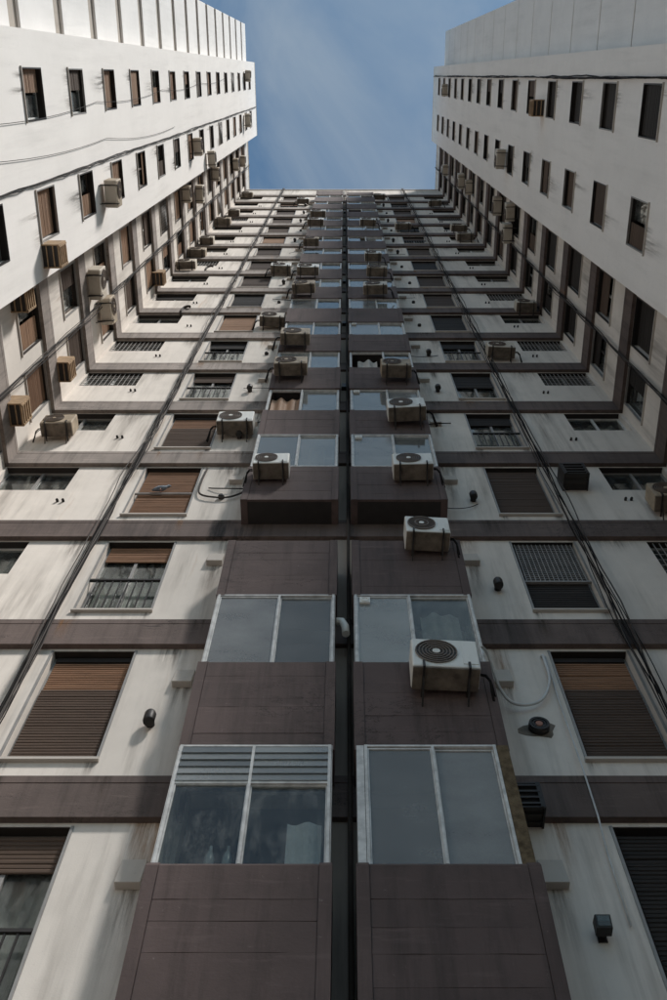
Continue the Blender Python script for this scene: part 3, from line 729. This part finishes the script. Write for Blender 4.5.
def ac_bars(b, x=-.08):
    for r in (.186, .09): b.ring((x, -.352, .235), r, .006, 24)
    for k in range(-5, 6):
        h_ = math.sqrt(max(.186 ** 2 - (k * .032) ** 2, .0004)); b.box(x - h_, x + h_, -.356, -.349, .232 + k * .032, .238 + k * .032)
def ac_hub(b, x=-.08): b.tube([(x, -.349, .235), (x, -.358, .235)], .035, 14)
def ac_bracket(b):
    b.box(-.010, .010, -.355, .03, -.044, -.022); b.box(-.011, .011, -.368, -.352, -.046, .055)
    b.hexa([(-.008, -.25, -.045), (.008, -.25, -.045), (.008, .03, -.20), (-.008, .03, -.20), (-.008, -.235, -.045), (.008, -.235, -.045), (.008, .03, -.178), (-.008, .03, -.178)])
def ac_pipe(b):
    b.tube([(.30, -.20, .12), (.36, -.20, .11), (.40, -.17, .04), (.41, -.10, -.05), (.43, -.03, -.12), (.45, .02, -.14)], .012, 6)
    b.tube([(.30, -.17, .16), (.37, -.16, .15), (.42, -.12, .07), (.44, -.06, -.02), (.47, .02, -.08)], .008, 6)
def bx_shell(b):        # open wooden crate round a through-wall unit
    w_, d, h_, t_ = .20, .30, .46, .022
    b.box(-w_ + t_, w_ - t_, -d, -d + .03, 0, t_); b.box(-w_, w_, -d, .04, h_ - t_, h_)
    b.box(-w_, -w_ + t_, -d, .04, 0, h_ - t_); b.box(w_ - t_, w_, -d, .04, 0, h_ - t_)
def bx_inner(b): b.box(-.176, .176, -.27, .03, .03, .436)
def bx_slats(b):
    for i in range(4):
        z = .06 + i * .11; b.box(-.178, .178, -.315, -.285, z - .016, z + .016)
    b.box(-.178, -.15, -.312, -.288, .0, .44); b.box(.15, .178, -.312, -.288, .0, .44)
    for i in range(2): b.box(-.178, .178, -.20 + i * .11, -.18 + i * .11, .006, .022)
ACS = []
def ac(side, plane, a, zc, group, kind='split', mat='ac_white', note=''):
    ACS.append((group, zc, side, plane, a, kind, mat, note))
for x, z in ((-1.10, 15.25), (-1.09, 20.71), (-1.12, 23.13), (-1.14, 28.73), (-1.12, 31.35), (-1.20, 36.85), (-1.19, 41.89), (-1.15, 44.49)):
    ac('back', .932 * D, x, z, 'left brown window bay')
for x, z in ((.96, 9.70), (1.02, 12.70), (1.02, 15.21), (1.09, 17.91), (1.02, 20.56), (.84, 28.59), (.95, 31.19), (.91, 33.79), (.91, 41.80)):
    ac('back', (.918 if z < 13 else .932) * D, x, z, 'right brown window bay')
for x, z in ((-1.98, 18.36), (-1.89, 26.56), (-2.10, 33.88), (-2.12, 52.6)): ac('back', D, x, z, 'pale wall strip left of the bays')
for x, z in ((2.44, 43.67), (1.77, 54.4)): ac('back', D, x, z, 'pale wall strip right of the bays', mat='ac_beige')
for x, z in ((-5.15, 18.25), (-5.3, 34.62), (-5.3, 37.05), (-5.3, 39.84), (-5.3, 45.21), (-5.13, 48.10), (-5.19, 55.5)): ac('back', D, x, z, 'rear facade beside the left wing', mat='ac_beige')
ac('back', D, 3.63, 15.88, 'rear facade beside the right wing', 'crate', 'dark_metal')
for x, z in ((4.90, 15.0), (3.57, 23.53), (4.95, 28.24), (4.73, 40.87), (4.72, 43.19), (4.47, 51.79)): ac('back', D, x, z, 'rear facade beside the right wing', mat='ac_beige')
for y, z in ((2.28, 23.14), (2.19, 36.21), (2.83, 39.68), (2.09, 54.59), (.01, 55.5)): ac('left', .855 * D, y, z, 'smooth white front of the left wing', mat='ac_beige')
ac('left', .855 * D, 2.81, 18.53, 'smooth white front of the left wing', 'crate', 'box_wood')
for y, z in ((4.20, 23.24), (4.97, 23.99), (3.77, 36.8), (4.10, 39.95), (3.83, 45.05), (4.12, 53.2), (4.21, 56.8)): ac('left', WL, y, z, 'banded inner strip of the left wing', mat='ac_beige')
for y, z in ((3.50, 18.22), (5.32, 20.21), (5.20, 17.24), (5.53, 30.82)): ac('left', WL, y, z, 'banded inner strip of the left wing', 'crate', 'box_wood')
for y, z in ((.64, 53.08), (2.40, 33.88)): ac('right', .845 * D, y, z, 'smooth grey front of the right wing', mat='ac_beige')
ac('right', .845 * D, .76, 28.45, 'smooth grey front of the right wing', 'crate', 'box_wood')
for y, z in ((4.31, 47.1), (4.27, 44.17), (4.07, 35.98), (3.92, 33.28), (4.61, 33.51), (4.48, 54.6)): ac('right', WR, y, z, 'banded inner strip of the right wing', mat='ac_beige')
ORD = ['lowest', 'second lowest', 'third lowest', 'fourth lowest', 'fifth lowest', 'sixth lowest', 'seventh lowest', 'eighth lowest', 'ninth lowest', 'tenth lowest', 'eleventh lowest']
COLN = {'ac_white': 'pale', 'ac_beige': 'beige', 'dark_metal': 'black boxed', 'box_wood': 'wood boxed'}
for g in sorted({a[0] for a in ACS}):
    for n in sorted({(a[5], a[6]) for a in ACS if a[0] == g}):
        items = sorted([a for a in ACS if a[0] == g and (a[5], a[6]) == n], key=lambda a: a[1])
        for i, (g_, zc, side, plane, a, kind, mat, note) in enumerate(items):
            o = empty('air_conditioner', on(side, plane, a, zc - (.23 if kind == 'split' else .18)), facing(side))
            many = (ORD[i] + ' ') if len(items) > 1 else ''
            tag(o, f'{many}{COLN[mat]} air conditioner on the {g}', 'air conditioner', 'air conditioners on the facades')
            if kind == 'split':
                o.rotation_euler[1] = R(1.6) * math.sin(zc * 2.7); o.rotation_euler[2] += R(2.5) * math.sin(zc * 4.1)
                k_ = 1 + .11 * math.sin(zc * 5.3 + a); o.scale = (k_, 1, k_ * (1 + .05 * math.sin(zc * 9)))
                if mat == 'ac_white' and zc > 17 and math.sin(zc * 3.1) > .45: mat = 'ac_beige'
                if mat == 'ac_beige' and math.sin(zc * 7.7) > .55: mat = 'ac_aged'
                part('casing', ('casing',), mat, ac_casing, o, bevel=.018)
                part('service_cover', ('service_cover',), mat, lambda b: b.box(.15, .285, -.346, -.335, .05, .41), o)
                part('base', ('base',), 'ac_dirty' if side == 'back' else 'ac_beige', ac_base, o)
                fx = .02 if (i % 3 == 2) else 0
                part('fan_recess', ('fan_recess',), 'fan_dark', ac_recess, o, (fx, 0, 0)); part('fan_grille', ('fan_grille', i % 3 == 1), 'fan_ring', ac_bars if i % 3 == 1 else ac_rings, o, (fx, 0, 0))
                part('fan_hub', ('fan_hub',), mat, ac_hub, o, (fx, 0, 0))
                for bxp in (-.2, .2): part('bracket', ('bracket',), 'dark_metal', ac_bracket, o, (bxp, 0, 0))
                if side != 'back': continue
                pp = part('pipe', ('pipe',), 'black_rubber', ac_pipe, o)
                if side == 'left' or 'left' in g: pp.scale.x = -1
                pp.scale.z = .8 + .2 * (i % 3)
            else:
                part('crate', ('crate',), mat, bx_shell, o); part('unit', ('unit',), 'fan_dark', bx_inner, o); part('front_slats', ('front_slats',), mat, bx_slats, o)['kind'] = 'stuff'

# ------------------------------------------------------------------ cables
def run(side, plane, a, z0, z1, n, spread, seed, out=.09, rmin=.007, rmax=.014, wob=1.0):
    rr = random.Random(seed); res = []
    for i in range(n):
        base = rr.gauss(0, spread); ph = rr.uniform(0, 6); ph2 = rr.uniform(0, 6); amp = rr.uniform(.01, .05) * wob; r = rr.uniform(rmin, rmax)
        q = []; z = z0
        oo = out + rr.uniform(0, .05)
        while z < z1:
            d = base + amp * math.sin(z * .5 + ph) + .4 * amp * math.sin(z * 1.7 + ph2) + rr.gauss(0, .006)
            q.append(on(side, plane, a + d, z, oo + .02 * math.sin(z * 2.2 + ph2) * (1 if oo > .1 else .3))); z += .45
        q.append(on(side, plane, a + base, z1, oo)); res.append((q, r))
    return res
def bundle(label, runs, group='cable bundles down the facades'):
    o = empty('cable_bundle', runs[0][0][0]); tag(o, label, 'cable', group)
    inv = Vector(runs[0][0][0])
    for i, (q, r) in enumerate(runs):
        one('cable', 'black_rubber' if i % 3 else 'cable_grey', lambda b: b.tube([Vector(p) - inv for p in q], r, 5), o)
bundle('thick black cable bundle running up the rear facade left of the bays', run('back', D, -.580 * D, H(.6), ROOF + .1, 10, .03, 1, .09, .006, .011))
bundle('thick black cable bundle running up the rear facade right of the bays', run('back', D, .546 * D, H(.6), ROOF + .1, 8, .025, 2, .09, .006, .011))
bundle('cables along the banded inner strip of the sunlit left wing', run('left', WL, .795 * D, H(2), ROOF_W - .6, 5, .05, 3))
bundle('cables along the banded inner strip of the shaded right wing', run('right', WR, .815 * D, H(2), ROOF_W - .6, 5, .04, 4, .09, .006, .011))
bundle('cables across the smooth white front of the left wing', run('left', .855 * D, .275 * D, H(1.6), ROOF_W - .3, 3, .02, 5, .02, .006, .011, .3))
bundle('cables across the smooth grey front of the right wing', run('right', .845 * D, .004 * D, H(1.6), ROOF_W - .3, 5, .02, 6, .02, .008, .013, .4))
def wire(label, pts, r=.006, mat='black_rubber', name='wire', cat='wire'):
    o0 = Vector(pts[0])
    return tag(one(name, mat, lambda b: b.tube([Vector(p) - o0 for p in pts], r, 6), None, o0), label, cat)
XL = -.855 * D
def sagging(x, y0, y1, z0, z1, spans, sag):
    out = []
    for i in range(spans * 8 + 1):
        f = i / (spans * 8); t_ = (i % 8) / 8
        out.append((x, y0 + (y1 - y0) * f + sag * 4 * t_ * (1 - t_), z0 + (z1 - z0) * f))
    return out
wire('thin slack wire across the white left wing near its first window column', sagging(XL + .03, .62, .10, H(2.3), H(7.5), 4, .10), .005)
wire('thin slack wire from a hook between the window columns of the left wing', sagging(XL + .03, 1.05, 1.40, H(2.2), H(5.2), 2, .12), .005)
# white hose beside the lowest air conditioner and the wire beside it
def smooth(P, n=8):
    P = [Vector(p) for p in P]; out = []
    for i in range(len(P) - 1):
        p0, p1, p2, p3 = P[max(i - 1, 0)], P[i], P[i + 1], P[min(i + 2, len(P) - 1)]
        for k in range(n):
            t = k / n
            out.append(.5 * ((2 * p1) + (p2 - p0) * t + (2 * p0 - 5 * p1 + 4 * p2 - p3) * t * t + (3 * p1 - p0 - 3 * p2 + p3) * t ** 3))
    return out + [P[-1]]
wire('white curved drain hose beside the lowest air conditioner on the right bay', smooth([(2.21, D - .01, H(1.553)), (2.215, D - .05, H(1.54)), (2.19, D - .06, H(1.46)), (2.02, D - .06, H(1.40)), (1.75, D - .09, H(1.385)), (1.60, D - .2, H(1.405)), (1.50, D - .45, H(1.44)), (1.40, D - .62, H(1.43))]), .017, 'conduit_white', 'drain_hose', 'hose')
wire('thin pale wire hanging down the wall right of the right bay', [(2.25, D - .02, H(1.55)), (2.23, D - .03, H(1.4)), (2.215, D - .085, H(1.21)), (2.205, D - .085, H(1.11)), (2.2, D - .03, H(1.05)), (2.19, D - .03, H(.92))], .009, 'conduit_white')
wire('dark pipe bent across the wall left of the upper bay', smooth([(-2.28, D - .03, H(2.50)), (-2.30, D - .04, H(2.40)), (-2.26, D - .05, H(2.315)), (-2.0, D - .05, H(2.29)), (-1.75, D - .05, H(2.295)), (-1.5, D - .06, H(2.34)), (-1.42, D - .1, H(2.36))]), .016, 'cable_grey', 'pipe', 'pipe')

# ------------------------------------------------------------------ flood lamp, dark wall box, pigeon, things behind the glass
o = empty('flood_lamp', (.325 * D, D, H(.905))); o.scale = (.72, .72, .72); tag(o, 'black flood lamp on the wall below the right bay', 'lamp')
one('housing', 'dark_metal', lambda b: b.hexa([(-.085, -.20, -.05), (.085, -.20, -.05), (.085, -.08, -.05), (-.085, -.08, -.05), (-.085, -.24, .10), (.085, -.24, .10), (.085, -.10, .12), (-.085, -.10, .12)]), o, bevel=.008)
one('lens', 'glass', lambda b: b.hexa([(-.065, -.215, -.03), (.065, -.215, -.03), (.065, -.205, -.03), (-.065, -.205, -.03), (-.065, -.243, .08), (.065, -.243, .08), (.065, -.235, .08), (-.065, -.235, .08)]), o)
one('bracket', 'dark_metal', lambda b: (b.box(-.03, .03, -.12, .01, -.02, .02), b.box(-.05, .05, -.012, .01, -.06, .06)), o)
o = empty('air_conditioner', (1.56, D, H(1.10))); o.scale = (.85, .8, .7); tag(o, 'black boxed air conditioner tucked behind the edge of the right bay', 'air conditioner', 'air conditioners on the facades')
part('crate', ('crate',), 'dark_metal', bx_shell, o); part('unit', ('unit',), 'fan_dark', bx_inner, o); part('front_slats', ('front_slats',), 'dark_metal', bx_slats, o)['kind'] = 'stuff'

pz = band_bottom(3) - .045 - 1.92 * .54 + .04
o = empty('pigeon', (-.485 * D, D - .01, pz)); tag(o, 'grey pigeon perched on the rail of a closed brown shutter', 'bird')
def bird(b):
    b.tube([(-.13, .0, .02), (-.09, .0, .05), (-.03, 0, .085), (.03, 0, .105), (.065, 0, .135), (.085, 0, .165), (.105, 0, .185), (.125, 0, .185), (.145, 0, .178)], [.012, .03, .048, .045, .03, .022, .025, .018, .004], 12)
one('body', 'bird_grey', bird, o)
for sy in (-.02, .02): one('leg', 'terracotta', lambda b: b.tube([(.0, sy, .05), (.0, sy, -.004), (.03, sy, -.006)], .005, 5), o)
for i, x in enumerate((-1.06, -.92)):
    tag(one('bottle', 'bottle_clear', lambda b: b.tube([(0, 0, 0), (0, 0, .19), (0, 0, .24), (0, 0, .27), (0, 0, .32)], [.04, .04, .028, .014, .014], 12), None, (x, 5.60, bay_z(0)[1] + .001)), ('left' if i == 0 else 'right') + ' one of two pale bottles behind the lowest left bay window', 'bottle', 'bottles behind the glass')
tag(one('laundry_sheet', 'laundry_cloth', lambda b: [b.face([(-.14 + .28 * i / 8, .02 * math.sin(i), 0), (-.14 + .28 * (i + 1) / 8, .02 * math.sin(i + 1), 0), (-.14 + .28 * (i + 1) / 8, .02 * math.sin(i + 1), .52), (-.14 + .28 * i / 8, .02 * math.sin(i), .52)], True) for i in range(8)], None, (-.33, 5.60, bay_z(0)[1] + .06)), 'white cloth hanging behind the lowest left bay window', 'cloth')
tag(one('white_panel', 'laundry_cloth', lambda b: b.box(-.07, .07, -.03, .03, 0, .95), None, (1.13, 5.60, bay_z(0)[1] + .16), 0, .01), 'white upright board behind the lowest right bay window', 'board')
